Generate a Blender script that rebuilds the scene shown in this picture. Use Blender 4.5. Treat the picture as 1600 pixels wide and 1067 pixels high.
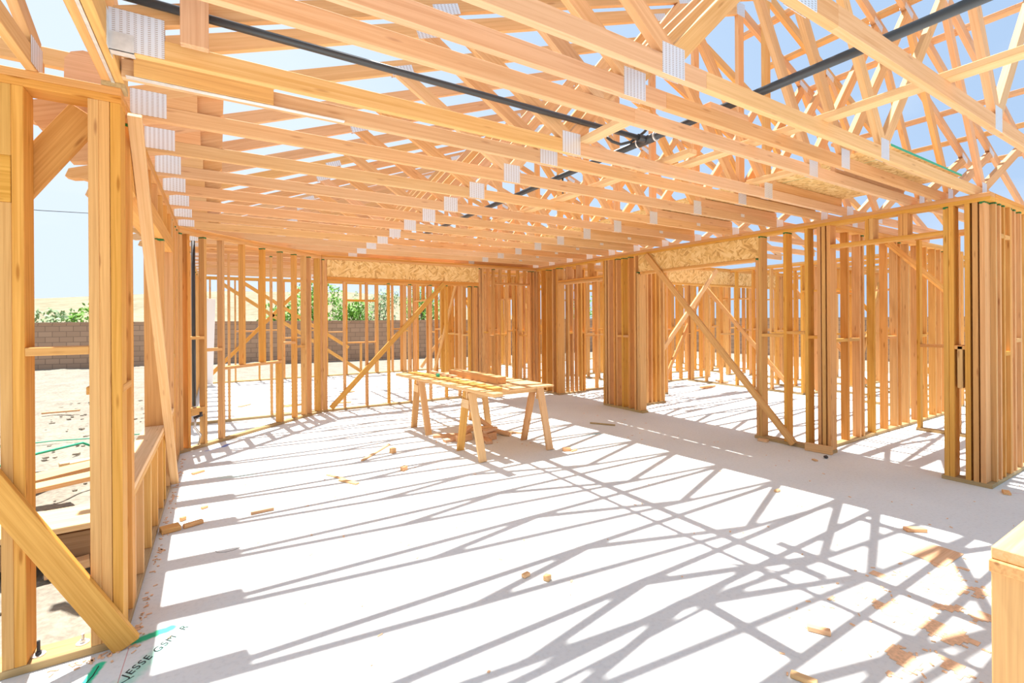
import bpy, bmesh, math, random
from mathutils import Vector, Matrix, noise
random.seed(11)
scene = bpy.context.scene
COL = scene.collection
for o in list(bpy.data.objects): bpy.data.objects.remove(o)

# ------------------------------------------------------------------ camera, sky, sun, exposure
EYE = 1.582
cam = bpy.data.cameras.new('camera'); camo = bpy.data.objects.new('camera', cam); COL.objects.link(camo)
cam.sensor_width = 36; cam.lens = 742.95/1600*36
cam.shift_y = -(533.5-499.24)/1600
cam.clip_start = .05; cam.clip_end = 900
YAW = .5529; ROLL = -.0064
camo.location = (0, 0, EYE)
camo.matrix_world = Matrix.Translation((0, 0, EYE)) @ Matrix.Rotation(-YAW, 4, 'Z') @ Matrix.Rotation(math.pi/2, 4, 'X') @ Matrix.Rotation(ROLL*-1, 4, 'Z').inverted()
scene.camera = camo

world = bpy.data.worlds.new('sky'); scene.world = world; world.use_nodes = True
wn = world.node_tree.nodes; wl = world.node_tree.links
bg = wn['Background']; bg.inputs['Strength'].default_value = .94
tc = wn.new('ShaderNodeTexCoord')
vd = wn.new('ShaderNodeVectorMath'); vd.operation = 'DOT_PRODUCT'; vd.inputs[1].default_value = (.86, -.22, .46)
wl.new(tc.outputs['Generated'], vd.inputs[0])
cr = wn.new('ShaderNodeValToRGB'); e = cr.color_ramp.elements
e[0].position = .10; e[0].color = (.70, .81, .93, 1)
e[1].position = .95; e[1].color = (.40, .56, .80, 1)
m = e.new(.52); m.color = (.52, .67, .88, 1)
wl.new(vd.outputs['Value'], cr.inputs[0])
nz = wn.new('ShaderNodeTexNoise'); nz.inputs['Scale'].default_value = 2.2; nz.inputs['Detail'].default_value = 5
mp = wn.new('ShaderNodeMapping'); mp.inputs['Scale'].default_value = (1, 1, 3); wl.new(tc.outputs['Generated'], mp.inputs[0]); wl.new(mp.outputs[0], nz.inputs['Vector'])
c2 = wn.new('ShaderNodeValToRGB'); c2.color_ramp.elements[0].position = .58; c2.color_ramp.elements[1].position = .8
c2.color_ramp.elements[1].color = (.35, .35, .35, 1); c2.color_ramp.elements[0].color = (0, 0, 0, 1)
wl.new(nz.outputs['Fac'], c2.inputs[0])
mx = wn.new('ShaderNodeMixRGB'); mx.inputs[2].default_value = (.95, .97, 1, 1)
wl.new(c2.outputs[0], mx.inputs[0]); wl.new(cr.outputs[0], mx.inputs[1]); wl.new(mx.outputs[0], bg.inputs['Color'])

sun = bpy.data.lights.new('sun', 'SUN'); sun.energy = 9.0; sun.angle = math.radians(.6); sun.color = (1, .97, .92)
suno = bpy.data.objects.new('sun', sun); COL.objects.link(suno)
suno.rotation_euler = Vector((.03, -.30, -1)).to_track_quat('-Z', 'Y').to_euler(); suno.location = (0, 5, 12)

scene.view_settings.view_transform = 'Standard'; scene.view_settings.look = 'None'
scene.view_settings.gamma = 1; scene.view_settings.exposure = .32
scene.view_settings.use_curve_mapping = False

# ------------------------------------------------------------------ materials
def new_mat(name):
    m = bpy.data.materials.new(name); m.use_nodes = True
    nt = m.node_tree; return m, nt.nodes, nt.links, nt.nodes['Principled BSDF']

def wood(name, light, dark, knots=.7, rough=.7, green=0.0, vary=.5):
    m, n, l, b = new_mat(name)
    at = n.new('ShaderNodeAttribute'); at.attribute_name = 'grain'
    oi = n.new('ShaderNodeObjectInfo')
    sc = n.new('ShaderNodeVectorMath'); sc.operation = 'SCALE'; sc.inputs[0].default_value = (37, 91, 53); l.new(oi.outputs['Random'], sc.inputs['Scale'])
    ad = n.new('ShaderNodeVectorMath'); ad.operation = 'ADD'; l.new(at.outputs['Vector'], ad.inputs[0]); l.new(sc.outputs[0], ad.inputs[1])
    mp = n.new('ShaderNodeMapping'); mp.inputs['Scale'].default_value = (1.3, 60, 60); l.new(ad.outputs[0], mp.inputs[0])
    ns = n.new('ShaderNodeTexNoise'); ns.inputs['Scale'].default_value = 1; ns.inputs['Detail'].default_value = 4; ns.inputs['Distortion'].default_value = 1.2
    l.new(mp.outputs[0], ns.inputs['Vector'])
    mp2 = n.new('ShaderNodeMapping'); mp2.inputs['Scale'].default_value = (3.0, 17, 17); l.new(ad.outputs[0], mp2.inputs[0])
    vo = n.new('ShaderNodeTexVoronoi'); vo.inputs['Scale'].default_value = 1; l.new(mp2.outputs[0], vo.inputs['Vector'])
    kr = n.new('ShaderNodeValToRGB'); kr.color_ramp.elements[0].position = .06; kr.color_ramp.elements[1].position = .15
    kr.color_ramp.elements[0].color = (knots,)*3+(1,); kr.color_ramp.elements[1].color = (0, 0, 0, 1)
    l.new(vo.outputs['Distance'], kr.inputs[0])
    gr = n.new('ShaderNodeValToRGB'); gr.color_ramp.elements[0].position = .3; gr.color_ramp.elements[1].position = .68
    gr.color_ramp.elements[0].color = dark+(1,); gr.color_ramp.elements[1].color = light+(1,)
    l.new(ns.outputs['Fac'], gr.inputs[0])
    kx = n.new('ShaderNodeMixRGB'); kx.inputs[2].default_value = (dark[0]*.55, dark[1]*.38, dark[2]*.3, 1)
    l.new(kr.outputs[0], kx.inputs[0]); l.new(gr.outputs[0], kx.inputs[1])
    hs = n.new('ShaderNodeHueSaturation')
    w1 = n.new('ShaderNodeTexWhiteNoise'); w1.noise_dimensions = '1D'; l.new(oi.outputs['Random'], w1.inputs['W'])
    sp = n.new('ShaderNodeSeparateXYZ'); l.new(w1.outputs['Color'], sp.inputs[0])
    def rng(o, a, c):
        r = n.new('ShaderNodeMapRange'); r.inputs['To Min'].default_value = a; r.inputs['To Max'].default_value = c; l.new(o, r.inputs['Value']); return r.outputs[0]
    l.new(rng(sp.outputs[0], (.5-.010*vary), .5+.018*vary), hs.inputs['Hue'])
    l.new(rng(sp.outputs[1], 1-.22*vary, 1+.16*vary), hs.inputs['Saturation'])
    l.new(rng(sp.outputs[2], 1-.20*vary, 1+.10*vary), hs.inputs['Value'])
    l.new(kx.outputs[0], hs.inputs['Color'])
    out = hs.outputs[0]
    if green:
        a2 = n.new('ShaderNodeAttribute'); a2.attribute_name = 'paint'
        n2 = n.new('ShaderNodeTexNoise'); n2.inputs['Scale'].default_value = 30; l.new(at.outputs['Vector'], n2.inputs['Vector'])
        mu = n.new('ShaderNodeMath'); mu.operation = 'MULTIPLY_ADD'; mu.inputs[1].default_value = .03; l.new(n2.outputs['Fac'], mu.inputs[0]); l.new(a2.outputs['Fac'], mu.inputs[2])
        lt = n.new('ShaderNodeMath'); lt.operation = 'LESS_THAN'; lt.inputs[1].default_value = .032; l.new(mu.outputs[0], lt.inputs[0])
        gx = n.new('ShaderNodeMixRGB'); gx.inputs[2].default_value = (.03, .16, .05, 1)
        l.new(lt.outputs[0], gx.inputs[0]); l.new(out, gx.inputs[1]); out = gx.outputs[0]
    l.new(out, b.inputs['Base Color'])
    b.inputs['Roughness'].default_value = rough; b.inputs['Specular IOR Level'].default_value = .25
    bp = n.new('ShaderNodeBump'); bp.inputs['Strength'].default_value = .12; bp.inputs['Distance'].default_value = .003
    l.new(ns.outputs['Fac'], bp.inputs['Height']); l.new(bp.outputs[0], b.inputs['Normal'])
    return m

STUD = wood('fir_stud', (.70, .36, .112), (.55, .255, .068), green=1)
TRUSS = wood('fir_truss', (.72, .42, .212), (.61, .32, .135), knots=.45)
PALE = wood('pale_fir', (.75, .48, .25), (.64, .375, .165), vary=.3, knots=.3)
TREATED = wood('treated_plate', (.48, .34, .175), (.36, .24, .11), knots=.2, vary=.4)
DARKW = wood('weathered_red_lumber', (.40, .235, .14), (.28, .155, .085), knots=.3)
SCRAP = wood('scrap_lumber', (.80, .48, .26), (.66, .34, .15), knots=.3)

def osb(name):
    m, n, l, b = new_mat(name)
    at = n.new('ShaderNodeAttribute'); at.attribute_name = 'grain'
    def strands(rot, sc, off):
        mp = n.new('ShaderNodeMapping'); mp.inputs['Rotation'].default_value = (0, rot, 0); mp.inputs['Location'].default_value = (off, off, off)
        mq = n.new('ShaderNodeMapping'); mq.inputs['Scale'].default_value = (sc, 30, sc*5)
        v = n.new('ShaderNodeTexVoronoi'); v.inputs['Scale'].default_value = 1
        l.new(at.outputs['Vector'], mp.inputs[0]); l.new(mp.outputs[0], mq.inputs[0]); l.new(mq.outputs[0], v.inputs['Vector'])
        sp = n.new('ShaderNodeSeparateXYZ'); l.new(v.outputs['Color'], sp.inputs[0]); return sp.outputs[0]
    a1 = strands(.5, 9, 0); a2 = strands(-.7, 10, 3); a3 = strands(1.4, 8, 7)
    sel = n.new('ShaderNodeTexVoronoi'); sel.inputs['Scale'].default_value = 14; l.new(at.outputs['Vector'], sel.inputs['Vector'])
    ss = n.new('ShaderNodeSeparateXYZ'); l.new(sel.outputs['Color'], ss.inputs[0])
    g1 = n.new('ShaderNodeMath'); g1.operation = 'GREATER_THAN'; g1.inputs[1].default_value = .36; l.new(ss.outputs[0], g1.inputs[0])
    g2 = n.new('ShaderNodeMath'); g2.operation = 'GREATER_THAN'; g2.inputs[1].default_value = .7; l.new(ss.outputs[0], g2.inputs[0])
    x1 = n.new('ShaderNodeMixRGB'); l.new(g1.outputs[0], x1.inputs[0]); l.new(a1, x1.inputs[1]); l.new(a2, x1.inputs[2])
    x2 = n.new('ShaderNodeMixRGB'); l.new(g2.outputs[0], x2.inputs[0]); l.new(x1.outputs[0], x2.inputs[1]); l.new(a3, x2.inputs[2])
    r = n.new('ShaderNodeValToRGB'); e = r.color_ramp.elements
    e[0].position = .0; e[0].color = (.50, .27, .08, 1); e[1].position = 1; e[1].color = (.84, .60, .28, 1); q = e.new(.35); q.color = (.72, .44, .15, 1)
    l.new(x2.outputs[0], r.inputs[0]); l.new(r.outputs[0], b.inputs['Base Color']); b.inputs['Roughness'].default_value = .75
    return m
OSB = osb('oriented_strand_board')

def flat(name, c, rough=.6, metal=0, noise_amt=0, scale=8):
    m, n, l, b = new_mat(name)
    b.inputs['Base Color'].default_value = c+(1,); b.inputs['Roughness'].default_value = rough; b.inputs['Metallic'].default_value = metal
    if noise_amt:
        t = n.new('ShaderNodeTexCoord'); ns = n.new('ShaderNodeTexNoise'); ns.inputs['Scale'].default_value = scale; ns.inputs['Detail'].default_value = 4
        l.new(t.outputs['Object'], ns.inputs['Vector'])
        r = n.new('ShaderNodeValToRGB'); r.color_ramp.elements[0].position = .3; r.color_ramp.elements[1].position = .7
        r.color_ramp.elements[0].color = tuple(x*(1-noise_amt) for x in c)+(1,); r.color_ramp.elements[1].color = tuple(min(1, x*(1+noise_amt)) for x in c)+(1,)
        l.new(ns.outputs['Fac'], r.inputs[0]); l.new(r.outputs[0], b.inputs['Base Color'])
    return m

def plate_mat():
    m, n, l, b = new_mat('galvanized_plate')
    at = n.new('ShaderNodeAttribute'); at.attribute_name = 'grain'
    sx = n.new('ShaderNodeSeparateXYZ'); l.new(at.outputs['Vector'], sx.inputs[0])
    def tri(o, f):
        a = n.new('ShaderNodeMath'); a.operation = 'MULTIPLY'; a.inputs[1].default_value = f; l.new(o, a.inputs[0])
        c = n.new('ShaderNodeMath'); c.operation = 'SINE'; l.new(a.outputs[0], c.inputs[0]); return c.outputs[0]
    s1 = tri(sx.outputs[0], 2*math.pi/.024); s2 = tri(sx.outputs[2], 2*math.pi/.0085)
    a = n.new('ShaderNodeMath'); a.operation = 'GREATER_THAN'; a.inputs[1].default_value = .1; l.new(s1, a.inputs[0])
    c = n.new('ShaderNodeMath'); c.operation = 'GREATER_THAN'; c.inputs[1].default_value = .25; l.new(s2, c.inputs[0])
    d = n.new('ShaderNodeMath'); d.operation = 'MULTIPLY'; l.new(a.outputs[0], d.inputs[0]); l.new(c.outputs[0], d.inputs[1])
    mx = n.new('ShaderNodeMixRGB'); mx.inputs[1].default_value = (.74, .76, .80, 1); mx.inputs[2].default_value = (.45, .38, .33, 1)
    l.new(d.outputs[0], mx.inputs[0]); l.new(mx.outputs[0], b.inputs['Base Color'])
    b.inputs['Metallic'].default_value = .45; b.inputs['Roughness'].default_value = .42
    return m
PLATE = plate_mat()
STEEL = flat('zinc_steel', (.72, .72, .70), .4, .6, .12, 25)
BLACK = flat('black_abs_pipe', (.035, .037, .04), .35)
GREENP = flat('green_panel_edge', (.03, .38, .22), .6)
WHITE = flat('white_wrap', (.85, .87, .9), .6)
TAPE = flat('black_scrap', (.03, .03, .035), .5)
BLUEP = flat('blue_chalk', (.03, .12, .5), .8)

def concrete():
    m, n, l, b = new_mat('concrete_slab')
    t = n.new('ShaderNodeTexCoord')
    n1 = n.new('ShaderNodeTexNoise'); n1.inputs['Scale'].default_value = .7; n1.inputs['Detail'].default_value = 6; l.new(t.outputs['Object'], n1.inputs['Vector'])
    n2 = n.new('ShaderNodeTexNoise'); n2.inputs['Scale'].default_value = 40; n2.inputs['Detail'].default_value = 3; l.new(t.outputs['Object'], n2.inputs['Vector'])
    r = n.new('ShaderNodeValToRGB'); r.color_ramp.elements[0].position = .3; r.color_ramp.elements[1].position = .72
    r.color_ramp.elements[0].color = (.65, .665, .655, 1); r.color_ramp.elements[1].color = (.77, .79, .78, 1)
    l.new(n1.outputs['Fac'], r.inputs[0])
    r2 = n.new('ShaderNodeValToRGB'); r2.color_ramp.elements[0].position = .25; r2.color_ramp.elements[1].position = .5
    r2.color_ramp.elements[0].color = (.9, .9, .9, 1); r2.color_ramp.elements[1].color = (1, 1, 1, 1); l.new(n2.outputs['Fac'], r2.inputs[0])
    mm = n.new('ShaderNodeMixRGB'); mm.blend_type = 'MULTIPLY'; mm.inputs[0].default_value = 1; l.new(r.outputs[0], mm.inputs[1]); l.new(r2.outputs[0], mm.inputs[2])
    cur = mm.outputs[0]
    sx = n.new('ShaderNodeSeparateXYZ'); l.new(t.outputs['Object'], sx.inputs[0])
    def M(op, *a):
        k = n.new('ShaderNodeMath'); k.operation = op
        for i, v in enumerate(a):
            if isinstance(v, (int, float)): k.inputs[i].default_value = v
            else: l.new(v, k.inputs[i])
        return k.outputs[0]
    # sprayed and chalked marks left by the layout crew: (ax, ay, bx, by, radius, colour, strength, soft)
    marks = [(-.36, 2.99, -.22, 3.02, .028, (0, .42, .20), .95, .5), (-.25, 3.02, .12, 3.0, .03, (.1, .8, .5), .45, 1), (.1, 3.0, .45, 2.97, .03, (.3, .85, .65), .25, 1),
             (-.505, 2.76, -.475, 2.875, .022, (0, .55, .28), .95, .5), (-.37, 2.66, -.24, 2.86, .04, (.12, .62, .42), .5, 1), (-.24, 2.86, -.16, 2.97, .025, (.2, .75, .55), .5, 1),
             (-.387, 2.60, -.379, 2.95, .0022, (.55, .12, .12), .6, .3),
             (4.08, 4.93, 4.47, 4.98, .02, (.1, .55, .65), .55, .7), (4.47, 4.98, 4.44, 4.66, .014, (.1, .55, .65), .5, .7),
             (.03, 5.64, .27, 5.59, .05, (.45, .9, .8), .3, 1), (-.14, 6.92, .05, 7.04, .02, (.05, .15, .6), .6, .7), (.05, 7.04, .09, 7.12, .03, (.03, .1, .5), .8, .6),
             (6.0, 1.33, 6.2, 1.1, .004, (.6, .15, .15), .5, .3), (-.42, 3.1, -.405, 6.8, .012, (.7, .42, .28), .35, 1)]
    for ax, ay, bx, by, rad, colr, st, soft in marks:
        dx, dy = bx-ax, by-ay; L2 = dx*dx+dy*dy
        px = M('SUBTRACT', sx.outputs[0], ax); py = M('SUBTRACT', sx.outputs[1], ay)
        h = M('DIVIDE', M('ADD', M('MULTIPLY', px, dx), M('MULTIPLY', py, dy)), L2)
        h = M('MINIMUM', M('MAXIMUM', h, 0.), 1.)
        qx = M('SUBTRACT', px, M('MULTIPLY', h, dx)); qy = M('SUBTRACT', py, M('MULTIPLY', h, dy))
        d = M('SQRT', M('ADD', M('MULTIPLY', qx, qx), M('MULTIPLY', qy, qy)))
        d = M('ADD', d, M('MULTIPLY', M('SUBTRACT', n2.outputs['Fac'], .5), rad*.8))
        f = n.new('ShaderNodeMapRange'); f.interpolation_type = 'SMOOTHSTEP'; l.new(d, f.inputs['Value'])
        f.inputs['From Min'].default_value = rad*(1-soft*.8); f.inputs['From Max'].default_value = rad*(1+soft*.6); f.inputs['To Min'].default_value = st; f.inputs['To Max'].default_value = 0
        x = n.new('ShaderNodeMixRGB'); l.new(f.outputs[0], x.inputs[0]); l.new(cur, x.inputs[1]); x.inputs[2].default_value = colr+(1,); cur = x.outputs[0]
    l.new(cur, b.inputs['Base Color']); b.inputs['Roughness'].default_value = .75; b.inputs['Specular IOR Level'].default_value = .3
    bp = n.new('ShaderNodeBump'); bp.inputs['Strength'].default_value = .15; bp.inputs['Distance'].default_value = .004; l.new(n2.outputs['Fac'], bp.inputs['Height']); l.new(bp.outputs[0], b.inputs['Normal'])
    return m
CONC = concrete()

def dirt(name, a, c, s=3, s2=25, bump=.6, bd=.05):
    m, n, l, b = new_mat(name)
    t = n.new('ShaderNodeTexCoord')
    n1 = n.new('ShaderNodeTexNoise'); n1.inputs['Scale'].default_value = s; n1.inputs['Detail'].default_value = 8; n1.inputs['Roughness'].default_value = .65; l.new(t.outputs['Object'], n1.inputs['Vector'])
    n2 = n.new('ShaderNodeTexNoise'); n2.inputs['Scale'].default_value = s2; n2.inputs['Detail'].default_value = 5; l.new(t.outputs['Object'], n2.inputs['Vector'])
    av = n.new('ShaderNodeMath'); av.operation = 'MULTIPLY_ADD'; av.inputs[1].default_value = .5; l.new(n1.outputs['Fac'], av.inputs[0])
    hv = n.new('ShaderNodeMath'); hv.operation = 'MULTIPLY'; hv.inputs[1].default_value = .5; l.new(n2.outputs['Fac'], hv.inputs[0]); l.new(hv.outputs[0], av.inputs[2])
    r = n.new('ShaderNodeValToRGB'); r.color_ramp.elements[0].position = .36; r.color_ramp.elements[1].position = .62
    r.color_ramp.elements[0].color = a+(1,); r.color_ramp.elements[1].color = c+(1,); l.new(av.outputs[0], r.inputs[0]); l.new(r.outputs[0], b.inputs['Base Color'])
    b.inputs['Roughness'].default_value = .95; b.inputs['Specular IOR Level'].default_value = .1
    bp = n.new('ShaderNodeBump'); bp.inputs['Strength'].default_value = bump; bp.inputs['Distance'].default_value = bd; l.new(av.outputs[0], bp.inputs['Height']); l.new(bp.outputs[0], b.inputs['Normal'])
    return m
DIRT = dirt('yard_dirt', (.20, .175, .14), (.34, .30, .24))
HILL = dirt('dry_grass_hill', (.20, .175, .11), (.33, .29, .20), .12, 1.2, .3, .5)

def brick():
    m, n, l, b = new_mat('tan_block_wall')
    at = n.new('ShaderNodeAttribute'); at.attribute_name = 'grain'
    bt = n.new('ShaderNodeTexBrick'); bt.inputs['Scale'].default_value = 1
    sp = n.new('ShaderNodeSeparateXYZ'); cb = n.new('ShaderNodeCombineXYZ'); l.new(at.outputs['Vector'], sp.inputs[0]); l.new(sp.outputs[0], cb.inputs[0]); l.new(sp.outputs[2], cb.inputs[1]); l.new(cb.outputs[0], bt.inputs['Vector'])
    bt.inputs['Color1'].default_value = (.46, .30, .20, 1); bt.inputs['Color2'].default_value = (.38, .245, .16, 1); bt.inputs['Mortar'].default_value = (.26, .17, .115, 1)
    bt.inputs['Mortar Size'].default_value = .012; bt.inputs['Brick Width'].default_value = .4; bt.inputs['Row Height'].default_value = .2; bt.inputs['Mortar Smooth'].default_value = .1
    l.new(bt.outputs['Color'], b.inputs['Base Color']); b.inputs['Roughness'].default_value = .9
    return m
BRICK = brick()
LEAF = flat('leaf_green', (.17, .37, .035), .6, 0, .4, 3); LEAF2 = flat('leaf_pale', (.26, .36, .17), .6, 0, .35, 3)
BARK = flat('bark', (.18, .12, .07), .9, 0, .2)
SAWD = flat('sawdust', (.80, .50, .30), .95, 0, .15, 60)
INK = flat('black_marker', (.02, .03, .03), .8)

# ------------------------------------------------------------------ helpers
def prop(o, label=None, cat=None, group=None, kind=None):
    if label: o['label'] = label
    if cat: o['category'] = cat
    if group: o['group'] = group
    if kind: o['kind'] = kind
    return o
def empty(name, loc, rz=0, label=None, cat=None, group=None, kind=None):
    o = bpy.data.objects.new(name, None); COL.objects.link(o); o.location = loc; o.rotation_euler = (0, 0, rz); o.empty_display_size = .1
    return prop(o, label, cat, group, kind)
def finish(name, bm, mat, parent=None, loc=(0, 0, 0), mtx=None, origin_center=False):
    bmesh.ops.recalc_face_normals(bm, faces=bm.faces)
    me = bpy.data.meshes.new(name); bm.to_mesh(me); bm.free(); me.materials.append(mat)
    o = bpy.data.objects.new(name, me); COL.objects.link(o)
    if parent: o.parent = parent
    if mtx is not None: o.matrix_local = mtx
    else: o.location = loc
    return o
def set_grain(bm, paintlen=None, flag=0):
    g = bm.verts.layers.float_vector.new('grain')
    for v in bm.verts: v[g] = v.co
    p = bm.verts.layers.float.new('paint')
    for v in bm.verts:
        v[p] = 1.0 if not flag else (paintlen-v.co.x if flag > 0 else v.co.x+paintlen)
def frame(p0, p1, side):
    """matrix whose x runs p0->p1, y along side, centred between them"""
    p0, p1 = Vector(p0), Vector(p1); ex = (p1-p0); L = ex.length; ex.normalize()
    s = Vector(side); ey = (s-ex*s.dot(ex)).normalized(); ez = ex.cross(ey)
    M = Matrix((ex, ey, ez)).transposed().to_4x4(); M.translation = (p0+p1)/2
    return M, L
def board(name, p0, p1, w, t, side, mat, parent=None, bev=.0025, flag=0):
    """a sawn board from p0 to p1: w wide along `side`, t thick the other way; parent-local coordinates"""
    M, L = frame(p0, p1, side)
    bm = bmesh.new(); bmesh.ops.create_cube(bm, size=1)
    for v in bm.verts: v.co = Vector((v.co.x*L, v.co.y*w, v.co.z*t))
    if bev: bmesh.ops.bevel(bm, geom=list(bm.edges), offset=bev, segments=1, affect='EDGES')
    set_grain(bm, L/2, flag)
    if not bev and flag == 0: pass
    return finish(name, bm, mat, parent, mtx=M)
def box(name, a, b, mat, parent=None, along=0, bev=.0025, flag=0):
    """axis-aligned board between corners a and b, grain along axis `along`"""
    a, b = Vector(a), Vector(b); c = (a+b)/2; d = [abs(b[i]-a[i]) for i in range(3)]
    o1 = (along+1) % 3; p0 = c.copy(); p1 = c.copy(); p0[along] -= d[along]/2; p1[along] += d[along]/2
    side = [0, 0, 0]; side[o1] = 1
    return board(name, p0, p1, d[o1], d[(along+2) % 3], side, mat, parent, bev, flag)
def prism(name, poly, y0, y1, mat, parent, gdir=(1, 0), bev=.0):
    """convex or plain polygon in the local xz plane, extruded from y0 to y1, grain along gdir"""
    bm = bmesh.new()
    cx = sum(p[0] for p in poly)/len(poly); cz = sum(p[1] for p in poly)/len(poly); cy = (y0+y1)/2
    f = [bm.verts.new((x-cx, y0-cy, z-cz)) for x, z in poly]; k = [bm.verts.new((x-cx, y1-cy, z-cz)) for x, z in poly]
    bm.faces.new(f); bm.faces.new(k[::-1]); n = len(poly)
    for i in range(n): bm.faces.new((f[i], f[(i+1) % n], k[(i+1) % n], k[i]))
    if bev: bmesh.ops.bevel(bm, geom=list(bm.edges), offset=bev, segments=1, affect='EDGES')
    g = bm.verts.layers.float_vector.new('grain'); p = bm.verts.layers.float.new('paint')
    d = Vector(gdir).normalized()
    for v in bm.verts: v[g] = (v.co.x*d.x+v.co.z*d.y, v.co.y, -v.co.x*d.y+v.co.z*d.x); v[p] = 1
    return finish(name, bm, mat, parent, loc=(cx, cy, cz))
def clip(poly, n, c):
    """keep the part of poly where n.p <= c"""
    out = []
    for i in range(len(poly)):
        a, b = poly[i], poly[(i+1) % len(poly)]
        da = n[0]*a[0]+n[1]*a[1]-c; db = n[0]*b[0]+n[1]*b[1]-c
        if da <= 0: out.append(a)
        if da*db < 0: t = da/(da-db); out.append((a[0]+(b[0]-a[0])*t, a[1]+(b[1]-a[1])*t))
    return out
def tube(name, pts, r, mat, parent=None, seg=10, closed_ends=True):
    pts = [Vector(p) for p in pts]; bm = bmesh.new(); rings = []
    org = pts[0].copy()
    for i, p in enumerate(pts):
        d = (pts[min(i+1, len(pts)-1)]-pts[max(i-1, 0)]).normalized()
        u = d.cross(Vector((0, 0, 1))); u = u.normalized() if u.length > .01 else Vector((1, 0, 0)); w = d.cross(u)
        rings.append([bm.verts.new(p-org+u*r*math.cos(2*math.pi*k/seg)+w*r*math.sin(2*math.pi*k/seg)) for k in range(seg)])
    for a, b in zip(rings, rings[1:]):
        for k in range(seg): bm.faces.new((a[k], a[(k+1) % seg], b[(k+1) % seg], b[k])).smooth = True
    bm.faces.new(rings[0]); bm.faces.new(rings[-1][::-1])
    return finish(name, bm, mat, parent, loc=org)

# ------------------------------------------------------------------ setting: slab, yard, hill, garden wall
def slab():
    pts = [(-.555, 14.36), (-.555, 3.13), (-7, 3.13), (-7, -5), (16, -5), (16, 14.36)]
    bm = bmesh.new()
    t = [bm.verts.new((x, y, 0)) for x, y in pts]; b = [bm.verts.new((x, y, -.3)) for x, y in pts]
    bm.faces.new(t); bm.faces.new(b[::-1])
    for i in range(6): bm.faces.new((t[i], t[(i+1) % 6], b[(i+1) % 6], b[i]))
    return prop(finish('floor', bm, CONC), 'pale concrete floor slab striped with truss shadows', 'floor', kind='structure')
floor = slab()

def ground():
    bm = bmesh.new()
    def grid(x0, x1, y0, y1, nx, ny, fn):
        vs = [[bm.verts.new((x0+(x1-x0)*i/nx, y0+(y1-y0)*j/ny, fn(x0+(x1-x0)*i/nx, y0+(y1-y0)*j/ny))) for j in range(ny+1)] for i in range(nx+1)]
        for i in range(nx):
            for j in range(ny):
                if (x0+(x1-x0)*(i+.5)/nx) > -.6 and (x0+(x1-x0)*(i+1)/nx) < 16 and (y0+(y1-y0)*(j+1)/ny) < 14.3 and False: continue
                bm.faces.new((vs[i][j], vs[i+1][j], vs[i+1][j+1], vs[i][j+1])).smooth = True
    def h(x, y):
        v = Vector((x, y, 0))
        z = -.13+.05*noise.noise(v*.9)+.03*noise.noise(v*3)+.016*noise.noise(v*9)
        if x > -.75 and x < 16.3 and y < 14.6 and y > -5.3: z = min(z, -.16)
        return z
    grid(-12, 2, 2.5, 26, 170, 240, h)
    o = finish('ground', bm, DIRT)
    prop(o, 'bare tan dirt yard outside the framing', 'ground', kind='structure')
    bm = bmesh.new()
    vs = [bm.verts.new(p) for p in ((-120, -60, -.24), (140, -60, -.24), (140, 130, -.24), (-120, 130, -.24))]; bm.faces.new(vs)
    o = finish('ground_far', bm, DIRT); prop(o, 'wide bare dirt lot around the house', 'ground', kind='structure')
ground()
def hill():
    bm = bmesh.new(); NX, NY = 90, 40
    vs = []
    for i in range(NX+1):
        row = []
        for j in range(NY+1):
            x = -110+i*2.6; y = 42+j*2.0
            t = j/NY; ridge = 4.4+2.9/(1+math.exp(-(x+14)/7)) if x < 20 else 7.4*math.exp(-((x-20)/28)**2)
            z = -.3+(ridge+.3)*math.sin(min(1, t*1.25)*math.pi/2)+.5*t*noise.noise(Vector((x*.06, y*.06, 3)))+.15*t*noise.noise(Vector((x*.3, y*.3, 1)))
            row.append(bm.verts.new((x, y, z)))
        vs.append(row)
    for i in range(NX):
        for j in range(NY): bm.faces.new((vs[i][j], vs[i+1][j], vs[i+1][j+1], vs[i][j+1])).smooth = True
    prop(finish('hill', bm, HILL), 'low dry grassy hill behind the garden wall', 'hill', kind='structure')
hill()
def garden_wall(name, a, b, label):
    a, b = Vector(a), Vector(b); d = b-a; L = d.length; ang = math.atan2(d.y, d.x)
    o = empty(name, (a.x, a.y, a.z), ang, label, 'wall', kind='structure')
    def seg(n, s0, s1, y0, y1, z0, z1):
        bm = bmesh.new(); bmesh.ops.create_cube(bm, size=1)
        for v in bm.verts: v.co = Vector(((s0+s1)/2+v.co.x*(s1-s0), (y0+y1)/2+v.co.y*(y1-y0), (z0+z1)/2+v.co.z*(z1-z0)))
        g = bm.verts.layers.float_vector.new('grain')
        for v in bm.verts: v[g] = (v.co.x+v.co.y*.98, 0, v.co.z)
        return finish(n, bm, BRICK, o)
    seg('wall_body', 0, L, 0, .15, -.3, 1.68); seg('wall_cap', 0, L, -.03, .18, 1.68, 1.74)
    for k in range(int(L//6)+1): seg('pilaster', k*6, k*6+.4, -.06, 0, -.3, 1.68)
garden_wall('wall_rear', (-26, 26.5, -.15), (22, 20.0, -.15), 'tan concrete block garden wall across the back of the yard')
garden_wall('wall_right', (22, 20.0, -.15), (26, -12, -.15), 'tan concrete block garden wall beyond the far right rooms')

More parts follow.
